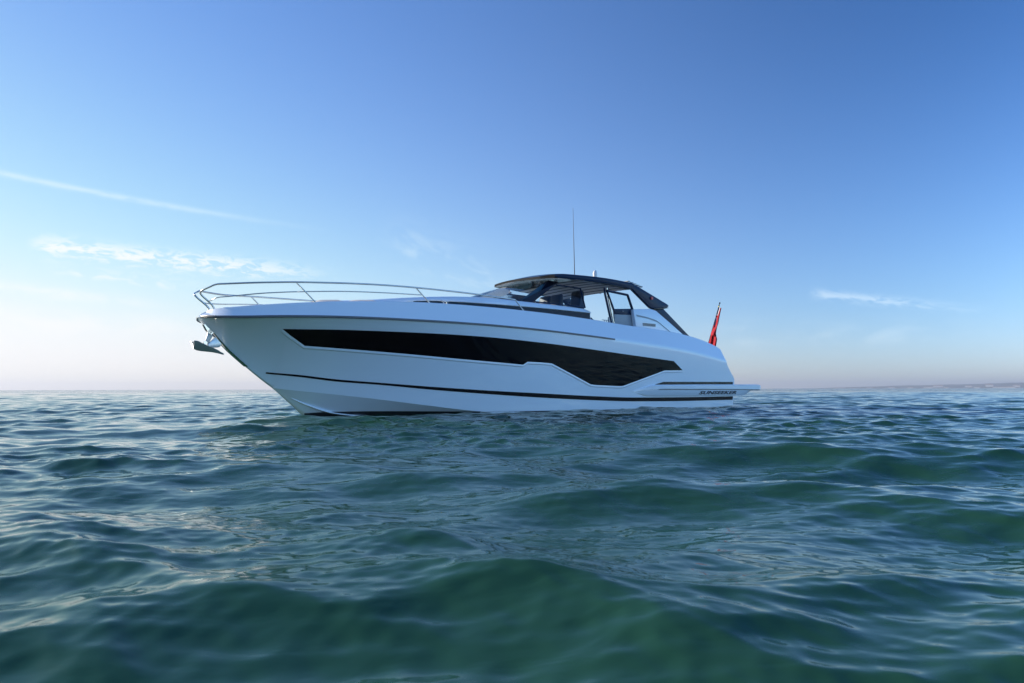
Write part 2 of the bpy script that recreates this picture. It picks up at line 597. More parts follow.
# ------------------------------------------------------------------ far coast
def build_coast():
    m = principled("far coast", (0.055, 0.065, 0.05), 0.9, noise_amt=0.5, noise_scale=0.004)
    V = []
    na, nr = 150, 12
    for i in range(na):
        a = R(22 + 55 * i / (na - 1))
        prof = np.interp(math.degrees(a), [22, 24, 27.6, 31.5, 36.5, 50, 77], [0, 5, 20, 32, 46, 60, 40])
        for j in range(nr):
            t = j / (nr - 1)
            rr = 6500 + 2600 * t
            h = prof * math.sin(min(t * 1.7, 1) * math.pi / 2) ** 0.7
            p = Vector((rr * math.sin(a), rr * math.cos(a), 0))
            h *= 1 + 0.30 * noise.noise(p * 0.0022) + 0.12 * noise.noise(p * 0.009)
            V.append((p.x, p.y, h - 0.8 if j else -0.8))
    o = mesh_obj("hills", V, grid_faces(na, nr), m, None, True)
    tag(o, "low hazy land along the horizon on the right", "coast", kind="structure")
    wall = principled("pale house wall", (0.72, 0.70, 0.66), 0.8)
    roof = principled("house roof", (0.25, 0.16, 0.12), 0.8)
    proto = None
    spots = [(25.6, 6480, 52, 7), (29.0, 6470, 30, 8), (30.2, 6480, 26, 7), (31.3, 6490, 40, 9), (32.4, 6475, 22, 7), (33.7, 6520, 30, 9),
             (34.9, 6700, 34, 17), (35.5, 6480, 60, 8), (36.1, 6480, 34, 9), (31.9, 6650, 46, 12), (27.6, 6475, 34, 6), (36.4, 6620, 30, 12), (34.2, 6480, 26, 8)]
    for k, (a, rr, w, h) in enumerate(spots):
        if proto is None:
            V = [(-.5, -.5, 0), (.5, -.5, 0), (.5, .5, 0), (-.5, .5, 0), (-.5, -.5, .7), (.5, -.5, .7), (.5, .5, .7), (-.5, .5, .7), (-.5, 0, 1), (.5, 0, 1)]
            F = [(0, 1, 5, 4), (2, 3, 7, 6), (1, 2, 6, 9, 5), (3, 0, 4, 8, 7), (4, 5, 9, 8), (6, 7, 8, 9)]
            h0 = proto = mesh_obj("house", V, F, [wall, roof], None, False)
            for p in h0.data.polygons:
                p.material_index = 1 if p.normal.z > 0.3 else 0
        else:
            h0 = proto.copy()
            SC.collection.objects.link(h0)
        zb = 0.0
        if rr > 6500:
            zb = 8
        h0.location = (rr * math.sin(R(a)), rr * math.cos(R(a)), zb - 1)
        h0.rotation_euler = (0, 0, -R(a))
        h0.scale = (w * 1.5, 24, h * 1.6 + 1)
        tag(h0, "tiny pale building on the hazy shore at the horizon", "building", "buildings along the far shore")


build_coast()

# ------------------------------------------------------------------ the yacht's lines (metres; x forward, y to port, z up from the water)
XT, XSTERN = 10.13, -7.95


def yb(x):      # half breadth at the rubbing strake
    return 2.5 - .14 * (x / 8.45) ** 2 if x <= 0 else (2.5 * (1 - (x / XT) ** 2.6) ** .42 if x < XT else 0.)


def yd(x):      # half breadth at the deck edge
    return 2.28 - .12 * (x / 8.45) ** 2 if x <= 0 else (2.28 * (1 - (x / 9.97) ** 2.6) ** .43 if x < 9.97 else 0.)


def yc(x):      # half breadth at the chine
    return 2.2 if x <= 0 else (2.2 * (1 - (x / 8.4) ** 2.0) ** .8 if x < 8.4 else 0.)


zr = pchip([(10.13, 2.325), (9.9, 2.29), (9.54, 2.283), (8.98, 2.301), (8.38, 2.322), (7.52, 2.344), (6.07, 2.356), (5.0, 2.356), (3.81, 2.348), (1.78, 2.303), (.22, 2.243), (-1.22, 2.175), (-4.56, 1.96), (-7.46, 1.62), (-8.2, 1.5)])
zd = pchip([(10.13, 2.335), (10.06, 2.41), (9.97, 2.458), (9.89, 2.487), (9.49, 2.531), (8.93, 2.589), (8.31, 2.65), (7.44, 2.723), (5.97, 2.808), (5.15, 2.836), (4.28, 2.846), (3.66, 2.846), (1.58, 2.822), (-.3, 2.758), (-1.78, 2.68), (-2.54, 2.645), (-4.2, 2.58), (-5.38, 2.48), (-6.2, 2.36), (-6.95, 2.2), (-7.4, 2.05), (-8.2, 1.75)])
zc = pchip([(8.4, .69), (8.245, .662), (8.05, .636), (7.845, .61), (7.425, .56), (6.99, .509), (6.07, .391), (5.08, .254), (3.865, .094), (2, -.08), (0, -.15), (-8.3, -.16)])
zs = pchip([(10.13, 2.325), (9.96, 2.083), (9.77, 1.89), (9.59, 1.68), (9.05, 1.20), (8.59, .832), (8.39, .685), (7.93, .286), (7.61, .0), (7.0, -.42), (6, -.72), (4, -.9), (-8.3, -.8)])


def kf(x):
    return -.25 + .7 * min(max((x - 1) / 5, 0), 1)


def hull_y(x, z):
    r = zr(x)
    if z > r:
        t = min((z - r) / max(zd(x) - r, 1e-3), 1)
        return yb(x) + (yd(x) - yb(x)) * t
    if x < 8.4: yl, zl = yc(x), zc(x)
    else: yl, zl = 0., zs(x)
    t = max((z - zl) / max(r - zl, 1e-4), 0)
    k = kf(x)
    return yl + (yb(x) - yl) * (t * (1 - k) + k * t * t)


def stations():
    xs = [XT * (1 - 0.5 * (i / 90) ** 2.2) for i in range(90)]
    xs = [x for x in xs if x > 8.85] + list(np.arange(8.85, 7.3, -0.05)) + list(np.arange(7.3, XSTERN, -0.12)) + [XSTERN]
    return sorted(set([round(float(x), 4) for x in xs] + [8.4]), reverse=True)


x_end = pchip([(2.2, -7.28), (1.9, -7.31), (1.6, -7.37), (1.26, -7.66), (.97, -7.93), (.5, -7.95), (-1, -7.95)])


def warp(x, zfun):
    """the transom leans forward: pull the last stations to it"""
    if x > -5: return x
    s = (x + 5) / (XSTERN + 5)
    xx = x
    for _ in range(30):
        xx = .5 * xx + .5 * (-5 + s * (x_end(zfun(xx)) + 5))
    return xx


yacht = empty("motor_yacht", BOAT, YAW)
tag(yacht, "long white motor yacht with black hull window and navy hardtop lying on the green sea", "yacht")
P = yacht


def build_hull():
    xs = stations()
    strips = []
    # bottom: keel to chine
    def bottom(x):
        if x < 8.4: a, b_ = (0, zs(x)), (yc(x), zc(x))
        else: a = b_ = (0, zs(x))
        return [(x, a[0] + (b_[0] - a[0]) * t, a[1] + (b_[1] - a[1]) * t) for t in np.linspace(0, 1, 6)]
    def side(x):
        zl = zc(x) if x < 8.4 else zs(x)
        out = []
        for t in np.linspace(0, 1, 22):
            zf = lambda q: (zc(q) if q < 8.4 else zs(q)) * (1 - t) + zr(q) * t
            xx = warp(x, zf)
            zz = zf(xx)
            out.append((xx, hull_y(xx, zz), zz))
        return out
    def band(x):
        out = []
        for t in np.linspace(0, 1, 7):
            xx = warp(x, lambda q: zr(q) * (1 - t) + zd(q) * t)
            z = zr(xx) + (zd(xx) - zr(xx)) * t
            y = yb(xx) + (yd(xx) - yb(xx)) * t
            # softened shoulder at the deck edge
            if t == 1: z -= 0.0
            out.append((xx, y, z))
        return out
    V, F = [], []
    for fn in (bottom, side, band):
        rows = [fn(x) for x in xs]
        nv = len(rows[0])
        for s in (1, -1):
            base = len(V)
            for r_ in rows:
                V += [(a, s * b_, c) for a, b_, c in r_]
            F += grid_faces(len(rows), nv, base, s < 0)
    # rounded gunwale cap, then a shallow step down to the side deck
    rows = []
    for x in xs:
        xx = warp(x, zd)
        y, z = yd(xx), zd(xx)
        rows.append([(xx, y, z), (xx, max(y - .025, 0), z + .014), (xx, max(y - .07, 0), z + .016), (xx, max(y - .10, 0), z + .008), (xx, max(y - .11, 0), z - .04)])
    for s in (1, -1):
        base = len(V)
        for r_ in rows:
            V += [(a, s * b_, c) for a, b_, c in r_]
        F += grid_faces(len(rows), 5, base, s < 0)
    # transom
    ring = [bottom(xs[-1])[0]] + bottom(xs[-1])[1:] + side(xs[-1])[1:] + band(xs[-1])[1:]
    base = len(V)
    for a, b_, c in ring:
        V += [(a, b_, c), (a, -b_, c)]
    for i in range(len(ring) - 1):
        k = base + 2 * i
        F.append((k, k + 1, k + 3, k + 2))
    o = mesh_obj("hull", V, F, MAT["gelcoat"], P, True, sharp=R(13))
    # creases only along the chine, the strake, the gunwale and the transom
    me = o.data
    for e in me.edges:
        if not e.use_edge_sharp: continue
        c_ = [me.vertices[i].co for i in e.vertices]
        def on(f):
            return all(abs(v.z - f(v.x)) < .012 for v in c_)
        tr = all(abs(v.x - x_end(v.z)) < .02 for v in c_)
        if not (tr or on(zr) or (c_[0].x < 8.4 and on(zc)) or all(v.z > zd(v.x) - .05 for v in c_)):
            e.use_edge_sharp = False
    # keep the soft shoulder aft of the end of the strake
    me = o.data
    for e in me.edges:
        a, b_ = (me.vertices[i].co for i in e.vertices)
        if e.use_edge_sharp and a.x < -1.3 and b_.x < -1.3 and abs(a.z - zr(a.x)) < .02 and abs(b_.z - zr(b_.x)) < .02:
            e.use_edge_sharp = False
    return o


hull = build_hull()


def side_patch(name, upper, lower, x0, x1, mat, parent, off=.004, nx=90, nz=5, both=True, xs=None, thick=True):
    """a sheet lying on the hull side between two curves z = upper(x), lower(x)"""
    V, F = [], []
    xs = xs or list(np.linspace(x0, x1, nx))
    for s in ((1, -1) if both else (1,)):
        base = len(V)
        for x in xs:
            a, b_ = lower(x), upper(x)
            for t in np.linspace(0, 1, nz):
                z = a + (b_ - a) * t
                V.append((x, s * (hull_y(x, z) + off), z))
        F += grid_faces(len(xs), nz, base, s < 0)
    return mesh_obj(name, V, F, mat, parent, True)


# black stripe above the chine
sU = pchip([(8.626, 1.071), (7.952, 1.004), (7.11, .893), (6.2, .818), (4.69, .70), (2.94, .592), (1.586, .527), (-.387, .436), (-2.39, .372), (-5.31, .358), (-7.95, .366)])
sL = pchip([(8.621, 1.036), (7.946, .955), (7.103, .840), (6.191, .766), (4.678, .622), (2.926, .493), (1.572, .408), (-.4, .315), (-2.4, .251), (-5.33, .231), (-7.95, .24)])
side_patch("hull_stripe", sU, sL, 8.60, -7.90, MAT["stripe"], P, .010, 160, 3)
# antifouling edge at the water
aU = pchip([(7.60, .05), (7.0, .085), (6.2, .09), (5, .075), (3.5, .05), (-8, -.02)])
V, F = [], []
for s in (1, -1):
    base = len(V)
    xs_ = list(np.linspace(7.58, -7.9, 90))
    for x in xs_:
        for t in (0, .5, 1):
            z = aU(x) - .25 + .25 * t
            # on the bottom where it is below the chine, else on the side
            if z < zc(x):
                u = (z - zs(x)) / max(zc(x) - zs(x), 1e-3)
                y = max(u, 0) * yc(x)
            else:
                y = hull_y(x, z)
            V.append((x, s * (y + .006), z - .002))
    F += grid_faces(len(xs_), 3, base, s < 0)
mesh_obj("antifouling_line", V, F, MAT["antifoul"], P)

# rubbing strake
def strake(s):
    path_x = list(np.concatenate([[10.125, 10.11, 10.08, 10.04, 9.98, 9.9], np.arange(9.8, -1.3, -.2), [-1.3]]))
    V, F = [], []
    for i, x in enumerate(path_x):
        f = min(1, max(0.05, (x + 1.3) / .5))
        y, z = yb(x), zr(x)
        w, h = .028 * f * min(1, .25 + (10.125 - x) / .25), .030
        V += [(x, s * (y - .02), z + h), (x, s * (y + w * .8), z + h * .75), (x, s * (y + w), z), (x, s * (y + w * .8), z - h * .75), (x, s * (y - .02), z - h)]
    F += grid_faces(len(path_x), 5, 0, s < 0)
    return V, F


for s in (1, -1):
    V, F = strake(s)
    mesh_obj("rub_rail", V, F, MAT["greyrail"], P, True, sharp=R(60))

# the long black hull window
wU = pchip([(8.604, 2.049), (8.256, 2.051), (7.409, 2.062), (6.48, 2.063), (5.202, 2.058), (3.758, 2.035), (1.744, 1.952), (.184, 1.86), (-2.03, 1.715), (-4.25, 1.575)])
wUe = lambda x: wU(x) if x > -4.25 else 1.575 - (-4.25 - x) / .51 * .30
wL = lin([(8.604, 2.045), (8.014, 1.685), (7.276, 1.637), (5.856, 1.548), (4.251, 1.435), (2.261, 1.318), (2.12, 1.404), (1.686, 1.396), (1.254, 1.375), (-.36, .784), (-.55, .765), (-1.6, .731), (-1.8, .735), (-3.784, 1.25), (-4.76, 1.272)])
wx = sorted(set(list(np.linspace(8.604, -4.76, 130)) + [8.014, 2.261, 2.12, 1.254, -.36, -1.77, -3.784, -4.25]), reverse=True)
hw = side_patch("hull_window", wUe, wL, 0, 0, MAT["darkglass"], P, .009, nz=9, xs=wx)
# bright sill under the window: a raised lip that looks up at the sky
def lip(s):
    V, F = [], []
    for x in wx:
        z = wL(x)
        z0 = z - .038
        y0 = hull_y(x, z0)
        V += [(x, s * (hull_y(x, z) + .010), z), (x, s * (y0 + .020), z0), (x, s * (y0 + .018), z0 - .008), (x, s * (hull_y(x, z0 - .035) + .001), z0 - .035)]
    F += grid_faces(len(wx), 4, 0, s < 0)
    return V, F
for s in (1, -1):
    V, F = lip(s)
    mesh_obj("window_sill", V, F, MAT["gelcoat"], hw, True, sharp=R(25))

# spray rail on the forward bottom
def spray(s):
    V, F = [], []
    xs_ = list(np.linspace(7.95, 5.2, 40))
    for x in xs_:
        u = np.interp(x, [5.2, 6.6, 7.95], [.72, .55, .42])
        z = zs(x) + (zc(x) - zs(x)) * u
        y = yc(x) * u
        w = .075 * min(1, (7.97 - x) / .5)
        V += [(x, s * (y - .01), z + .03), (x, s * (y + w), z + .005), (x, s * (y + w), z - .012), (x, s * (y - .03), z - .03)]
    return V, grid_faces(len(xs_), 4, 0, s < 0)
for s in (1, -1):
    V, F = spray(s)
    mesh_obj("spray_rail", V, F, MAT["gelcoat"], P, True, sharp=R(25))

# recessed dark slot over the stern ledge
gU = lin([(-3.32, .78), (-3.77, .878), (-7.96, .898)])
gL = lin([(-3.32, .772), (-7.96, .790)])
side_patch("side_recess", gU, gL, -3.33, -7.84, MAT["black"], P, .006, 30, 3)

# the ledge along the stern quarter that runs into the swim platform
def ledge(s):
    V, F = [], []
    xs_ = list(np.linspace(-2.25, -9.62, 60)) + [-9.70, -9.74]
    for x in xs_:
        f = min(1, max(0, (-2.25 - x) / 1.0))
        xx = max(x, -7.9)
        zt = np.interp(x, [-9.74, -9.62, -9.4, -5.7, -3.22, -2.25], [.70, .77, .805, .795, .78, .575])
        zm = np.interp(x, [-9.74, -7.9, -3.7, -2.25], [.60, .62, .632, .567])
        zb = np.interp(x, [-9.74, -9.0, -8.6, -5.2, -2.97, -2.25], [.585, .575, .40, .398, .416, .56])
        base = 2.33
        o = .09 * f
        yin = hull_y(xx, .7) - .05
        end = 0 if x > -9.6 else (-9.6 - x) * 1.2
        V += [(x, s * yin, zt), (x, s * (hull_y(xx, zt) + o * .75 - end), zt), (x, s * (hull_y(xx, zt) + o - end), zt - .03 * f), (x, s * (hull_y(xx, zm) + o + .01 - end), zm + .016 * f), (x, s * (hull_y(xx, zm) + o - .035 - end), zm + .010 * f), (x, s * (hull_y(xx, zm) + o - .035 - end), zm - .006 * f),
              (x, s * (hull_y(xx, zm) + o - .012 - end), zm - .012 * f), (x, s * (hull_y(xx, zb) + .62 * o - end), zb + .02 * f), (x, s * (hull_y(xx, zb) + .45 * o - end), zb), (x, s * yin, zb)]
    n = 10
    F = grid_faces(len(xs_), n, 0, s < 0)
    F.append(tuple(range((len(xs_) - 1) * n, len(xs_) * n)))
    return V, F
for s in (1, -1):
    V, F = ledge(s)
    mesh_obj("hull_ledge", V, F, MAT["gelcoat"], P, True, sharp=R(28))
for s in (1, -1):
    V = []
    xs_ = list(np.linspace(-3.5, -9.55, 40))
    for x in xs_:
        zm = np.interp(x, [-9.74, -7.9, -3.7, -2.25], [.60, .62, .632, .567])
        y = hull_y(max(x, -7.9), zm) + .09 + .002
        V += [(x, s * (y + .002), zm + .013), (x, s * y, zm - .013)]
    mesh_obj("ledge_groove", V, grid_faces(len(xs_), 2, 0, s < 0), MAT["greyrail"], P)
V, F = box_geo(-9.66, -7.9, -2.28, 2.28, .59, .79)
bevelled("swim_platform", V, F, MAT["gelcoat"], P, .04, 3)
V, F = box_geo(-9.55, -8.12, -2.1, 2.1, .792, .806)
mesh_obj("teak_deck", V, F, MAT["teak"], P, False)

# the yacht's name on the ledge
cu = bpy.data.curves.new("lettering", "FONT")
cu.body = "SUNSEEKER"
cu.size, cu.shear, cu.extrude, cu.space_character, cu.resolution_u = .17, .28, .003, 1.05, 3
cu.offset = .0045
tmp = bpy.data.objects.new("tmp_text", cu)
SC.collection.objects.link(tmp)
C.view_layer.update()
tm = bpy.data.meshes.new_from_object(tmp.evaluated_get(C.evaluated_depsgraph_get()))
bpy.data.objects.remove(tmp)
tx = [v.co.copy() for v in tm.vertices]
w0, w1 = min(v.x for v in tx), max(v.x for v in tx)
for v in tm.vertices:
    X = -5.72 - (v.co.x - w0) / (w1 - w0) * 2.27
    Z = .455 + v.co.y * .92
    t = (Z - .42) / (.61 - .42)
    y = (hull_y(max(X, -7.9), .41) + .6 * .09) * (1 - t) + (hull_y(max(X, -7.9), .61) + .09 - .012) * t
    v.co = (X, y + .012 + v.co.z, Z)
tm.materials.append(principled("dark lettering", (.02, .025, .035), .4))
lt = bpy.data.objects.new("lettering", tm)
SC.collection.objects.link(lt)
lt.parent = P


# ------------------------------------------------------------------ deck, cockpit, cabin trunk
def build_deck():
    V, F = [], []
    xs = [x for x in stations() if x > -1.9] + [-1.9]
    for x in xs:
        y, z = max(yd(x) - .11, 0), zd(x) - .04
        for t in np.linspace(1, -1, 13):
            V.append((x, y * t, z + .07 * (1 - t * t) * min(y, 1)))
    F = grid_faces(len(xs), 13)
    # cockpit: coaming top, inner wall and floor
    xs = [x for x in stations() if x < -1.85]
    rows = []
    for x in xs:
        xx = warp(x, zd)
        y, z = yd(xx) - .11, zd(xx) - .04
        rows.append([(xx, y, z), (xx, y - .32, z), (xx, y - .34, z - .03), (xx, y - .36, 1.35), (xx, .6, 1.33), (xx, 0, 1.33)])
    for s in (1, -1):
        base = len(V)
        for r_ in rows:
            V += [(a, s * b_, c) for a, b_, c in r_]
        F += grid_faces(len(rows), 6, base, s < 0)
    # bulkhead under the forward end of the cockpit
    k = len(V)
    V += [(-1.9, 2.1, 2.63), (-1.9, -2.1, 2.63), (-1.9, -2.1, 1.33), (-1.9, 2.1, 1.33)]
    F.append((k, k + 1, k + 2, k + 3))
    return mesh_obj("deck", V, F, MAT["deckwhite"], P, True, sharp=R(30))


build_deck()

tw = pchip([(7.6, .25), (7.3, .62), (6.8, .86), (6.0, 1.08), (5.2, 1.24), (4.3, 1.42), (3.3, 1.58), (1.7, 1.70), (0, 1.76), (-.95, 1.77)])
tz = pchip([(7.6, 2.78), (7.3, 2.835), (6.83, 2.90), (6.13, 2.965), (5.4, 3.055), (4.6, 3.135), (3.6, 3.20), (2.6, 3.225), (1.7, 3.21), (.29, 3.19), (-.7, 3.165), (-.95, 3.11)])
tm_ = pchip([(7.6, 2.72), (6.8, 2.78), (5.6, 2.90), (5.1, 2.98), (4.4, 3.02), (3.3, 3.03), (1.1, 3.04), (-.95, 3.03)])


def build_cabin():
    xs = list(np.linspace(7.6, -.95, 70))
    V, rows = [], []
    for x in xs:
        w, zt, zm, zb = tw(x), tz(x), tm_(x), zd(x) - .06
        half = [(w + .02, zb), (w + .015, zm - .005), (w + .05, zm), (w + .055, zm + .02), (w + .01, zt - .05), (w - .04, zt - .015), (w - .11, zt), (w * .6, zt + .035), (0, zt + .05)]
        rows.append([(x, y, z) for y, z in half] + [(x, -y, z) for y, z in half[-2::-1]])
    for r_ in rows: V += r_
    n = len(rows[0])
    F = grid_faces(len(xs), n)
    F.append(tuple(range(n)))
    F.append(tuple((len(xs) - 1) * n + k for k in range(n)))
    cab = mesh_obj("cabin", V, F, MAT["gelcoat"], P, True, sharp=R(35))
    for s in (1, -1):
        V = []
        xs2 = list(np.linspace(5.15, -.93, 50))
        for x in xs2:
            for t in (0, .5, 1):
                V.append((x, s * (tw(x) + .024 - .004 * t), zd(x) - .05 + (tm_(x) - .008 - zd(x) + .05) * t))
        mesh_obj("cabin_window", V, grid_faces(len(xs2), 3, 0, s < 0), MAT["cabinglass"], cab)
    return cab


build_cabin()
# sun pad on the foredeck
def pad():
    V, F = [], []
    for k, (x0, x1) in enumerate(((7.75, 6.95), (6.92, 6.05))):
        xs = np.linspace(x0, x1, 9)
        ys = np.linspace(-1, 1, 13)
        base = len(V)
        for i, x in enumerate(xs):
            for y in ys:
                ex = min(1, 4 * min(i, 8 - i) / 8)
                ey = min(1, 5 * (1 - abs(y)))
                b_ = math.sqrt(ex * ey)
                V.append((x, y * (yd(x) - .62), zd(x) + .04 + .10 * b_))
        F += grid_faces(9, 13, base)
    return V, F
V, F = pad()
mesh_obj("sun_pad", V, F, MAT["cushion"], P)

# windscreen
top_c = [(-.25, 1.25, 3.93), (.05, 1.0, 3.955), (.35, .6, 3.985), (.58, .2, 4.0), (.62, 0, 4.0)]
bot_c = [(1.62, 1.60, 3.225), (2.15, 1.30, 3.255), (2.55, .85, 3.275), (2.76, .35, 3.285), (2.80, 0, 3.285)]
def full(cv, n=6):
    h = catmull(cv, n)
    return [Vector(p) for p in h] + [Vector((p.x, -p.y, p.z)) for p in h[-2::-1]]
T, B = full(top_c), full(bot_c)
V = []
for a, b_ in zip(T, B):
    for t in np.linspace(0, 1, 7):
        q = b_.lerp(a, t)
        q.z += .035 * math.sin(t * math.pi)
        V.append(q)
ws = mesh_obj("windscreen", V, grid_faces(len(T), 7), MAT["glass"], P)
tube("frame", [p + Vector((0, 0, .012)) for p in B], .018, MAT["navy"], ws, 8)

# A pillars (navy), broad and raked
def slab(name, a0, a1, b0, b1, thick, mat, parent, inward, bev=.01):
    """a flat bar between edge a0-a1 (bottom) and b0-b1 (top), thickened inward"""
    q = [Vector(p) for p in (a0, a1, b1, b0)]
    w = Vector(inward) * thick
    V = q + [p + w for p in q]
    F = [(0, 1, 2, 3), (7, 6, 5, 4)] + [(i, i + 4, (i + 1) % 4 + 4, (i + 1) % 4) for i in range(4)]
    return bevelled(name, V, F, mat, parent, bev)
for s in (1, -1):
    slab("roof_pillar", (1.80, s * 1.63, 3.20), (1.30, s * 1.63, 3.20), (-.12, s * 1.27, 3.99), (.30, s * 1.20, 4.02), .07, MAT["navy"], P, (0, -s, -.1))

# side windows with dark frames
sb0, sb1, st0, st1 = (1.22, 1.625, 3.23), (-.86, 1.645, 3.205), (.02, 1.27, 3.885), (-1.03, 1.27, 3.875)
for s in (1, -1):
    m_ = lambda p: Vector((p[0], s * p[1], p[2]))
    w = mesh_obj("side_window", [m_(p) for p in (sb0, sb1, st1, st0)], [(0, 1, 2, 3)], MAT["glass_side"], P, False)
    for a, b_, r_ in ((sb0, sb1, .022), (sb1, st1, .026), (st1, st0, .024)):
        tube("window_frame", [m_(a), m_(a).lerp(m_(b_), .5), m_(b_)], r_, MAT["navy"], w, 8)

# ------------------------------------------------------------------ hardtop
rz = pchip([(-3.05, 4.185), (-2.3, 4.22), (-1.2, 4.24), (-.3, 4.235), (.2, 4.19), (.5, 4.115), (.85, 4.02)])
rth = pchip([(-3.05, .215), (-1.5, .18), (-.3, .15), (.3, .10), (.85, .03)])


def build_hardtop():
    nu, rows = 40, []
    for i in range(nu):
        u = i / (nu - 1)
        ring = []
        hwid = 1.74 - .36 * (max(0, (u - .35) / .65)) ** 1.6
        def P_(v, side):
            y = v * hwid
            xf = .86 - .16 * y * y - .35 * max(0, (abs(v) - .72) / .28) ** 2
            x = -3.05 + (xf + 3.05) * u
            z = rz(x)
            if side == "top":
                return (x, y, z + .09 * (1 - v * v) - .012 * (abs(v) > .99))
            if side == "bot":
                return (x, y, z - rth(x) + .05 * (1 - v * v))
            return (x, y + math.copysign(.022, v), z - rth(x) * side)
        vv = np.linspace(1, -1, 25)
        ring += [P_(v, "top") for v in vv]
        ring += [P_(-1, .3), P_(-1, .7)]
        ring += [P_(v, "bot") for v in vv[::-1]]
        ring += [P_(1, .7), P_(1, .3)]
        rows.append(ring)
    n = len(rows[0])
    V = [p for r_ in rows for p in r_]
    F, fm = [], []
    for i in range(nu - 1):
        for k in range(n):
            k2 = (k + 1) % n
            F.append((i * n + k, i * n + k2, (i + 1) * n + k2, (i + 1) * n + k))
            x = rows[i][k][0]
            fm.append(1 if (27 <= k < 51 and x > -.9) or (k in (26, 51) and x > .1) else 0)
    F.append(tuple(range(n)))
    fm.append(0)
    F.append(tuple((nu - 1) * n + k for k in range(n)))
    fm.append(1)
    return mesh_obj("hardtop", V, F, [MAT["navy"], MAT["black"]], P, True, fmat=fm, sharp=R(38))


roof = build_hardtop()
# pleated sunroof fabric seen from below: light pleats, dark folds between
def blind():
    V, fm, xs = [], [], []
    x0, x1, n = -.75, -2.98, 6
    for k in range(n):
        a = x0 + (x1 - x0) * k / n
        w = (x1 - x0) / n
        xs += [(a, .000), (a + w * .24, .000), (a + w * .26, .006), (a + w * .6, .014), (a + w * .98, .006)]
    for x, d in xs:
        for v in np.linspace(-1, 1, 15):
            y = v * 1.60
            V.append((x, y, rz(x) - rth(x) + .05 * (1 - (y / 1.74) ** 2) - d - .006))
    F = grid_faces(len(xs), 15, 0, True)
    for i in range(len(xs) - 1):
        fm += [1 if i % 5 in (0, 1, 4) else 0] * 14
    return V, F, fm
V, F, fm = blind()
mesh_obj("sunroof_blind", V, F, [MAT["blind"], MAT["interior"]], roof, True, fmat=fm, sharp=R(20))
# slatted spoiler at the back of the roof
V, F = [], []
for k in range(5):
    x = -3.12 - .16 * k
    V, F = join((V, F), box_geo(x - .06, x + .06, -1.5, 1.5, 4.275 - .03 * k, 4.30 - .03 * k))
for y in (-1.45, -.5, .5, 1.45):
    V, F = join((V, F), [(lambda g: g)(box_geo(-3.84, -2.95, y - .02, y + .02, 4.14, 4.165))][0])
mesh_obj("roof_spoiler", V, F, MAT["grey"], roof, False)

# roof arms, struts, cockpit side wings
for s in (1, -1):
    fo = lambda x, z: s * (1.74 + (4.2 - z) * .09)
    fi = lambda x, z: s * (1.62 + (4.2 - z) * .09)
    arm = prism("roof_arm", [(-2.6, 4.13), (-2.93, 4.18), (-3.3, 4.09), (-4.05, 3.62), (-4.1, 3.44), (-3.90, 3.385), (-3.80, 3.44), (-3.35, 3.73), (-2.97, 3.975), (-2.6, 4.0)] if s < 0 else [(-2.6, 4.13), (-2.93, 4.18), (-3.3, 4.09), (-4.78, 3.60), (-4.86, 3.545), (-4.80, 3.50), (-4.3, 3.435), (-3.90, 3.385), (-3.80, 3.44), (-3.35, 3.73), (-2.97, 3.975), (-2.6, 4.0)], fo, fi, MAT["navy"], P, .02)
    if s > 0: prism("arm_foot", [(-3.98, 3.40), (-4.62, 3.49), (-4.82, 3.47), (-4.30, 3.365), (-3.98, 3.345)], lambda x, z: s * 1.85, lambda x, z: s * 1.66, MAT["black"], arm, .02)
    prism("arm_strut", [(-4.02, 3.40), (-4.55, 3.42), (-6.02, 2.52), (-5.55, 2.50)], s * 1.80, s * 1.70, MAT["navy"], P, .012)
    wing = prism("side_wing", [(-2.82, 3.27), (-3.72, 3.345), (-3.98, 3.31), (-4.72, 2.93), (-5.52, 2.50), (-5.0, 2.44), (-2.95, 2.50)], lambda x, z: s * (1.93 + (3.3 - z) * .05), lambda x, z: s * 1.80, MAT["gelcoat"], P, .025)
    pts = [(-2.95, 3.07), (-3.4, 3.035), (-3.66, 3.0), (-4.02, 2.93), (-4.31, 2.79), (-4.70, 2.60)]
    V = []
    for i, (x, z) in enumerate(catmull([(a, 0, b_) for a, b_ in pts], 5) and [(p.x, p.z) for p in catmull([(a, 0, b_) for a, b_ in pts], 5)]):
        y = s * (1.936 + (3.3 - z) * .05)
        V += [(x + .02, y, z + .028), (x - .02, y + s * .004, z - .028)]
    mesh_obj("trim_line", V, grid_faces(len(V) // 2, 2, 0, s < 0), MAT["grey"], wing, True)
    V, F = [], []
    for k in range(4):
        z = 2.755 + .025 * k
        V, F = join((V, F), box_geo(-3.9, -3.25, s * 1.955 - .012, s * 1.955 + .012, z - .009, z + .009))
    mesh_obj("vent", V, F, MAT["greyrail"], wing, False)

# navigation lamp on the port arm
V, F = tube_geo([(-3.92, 1.79, 3.74), (-3.92, 1.83, 3.74)], .055, 12)
tag(mesh_obj("navigation_light", V, F, MAT["red"], P, True, sharp=R(40)), "small red navigation light")

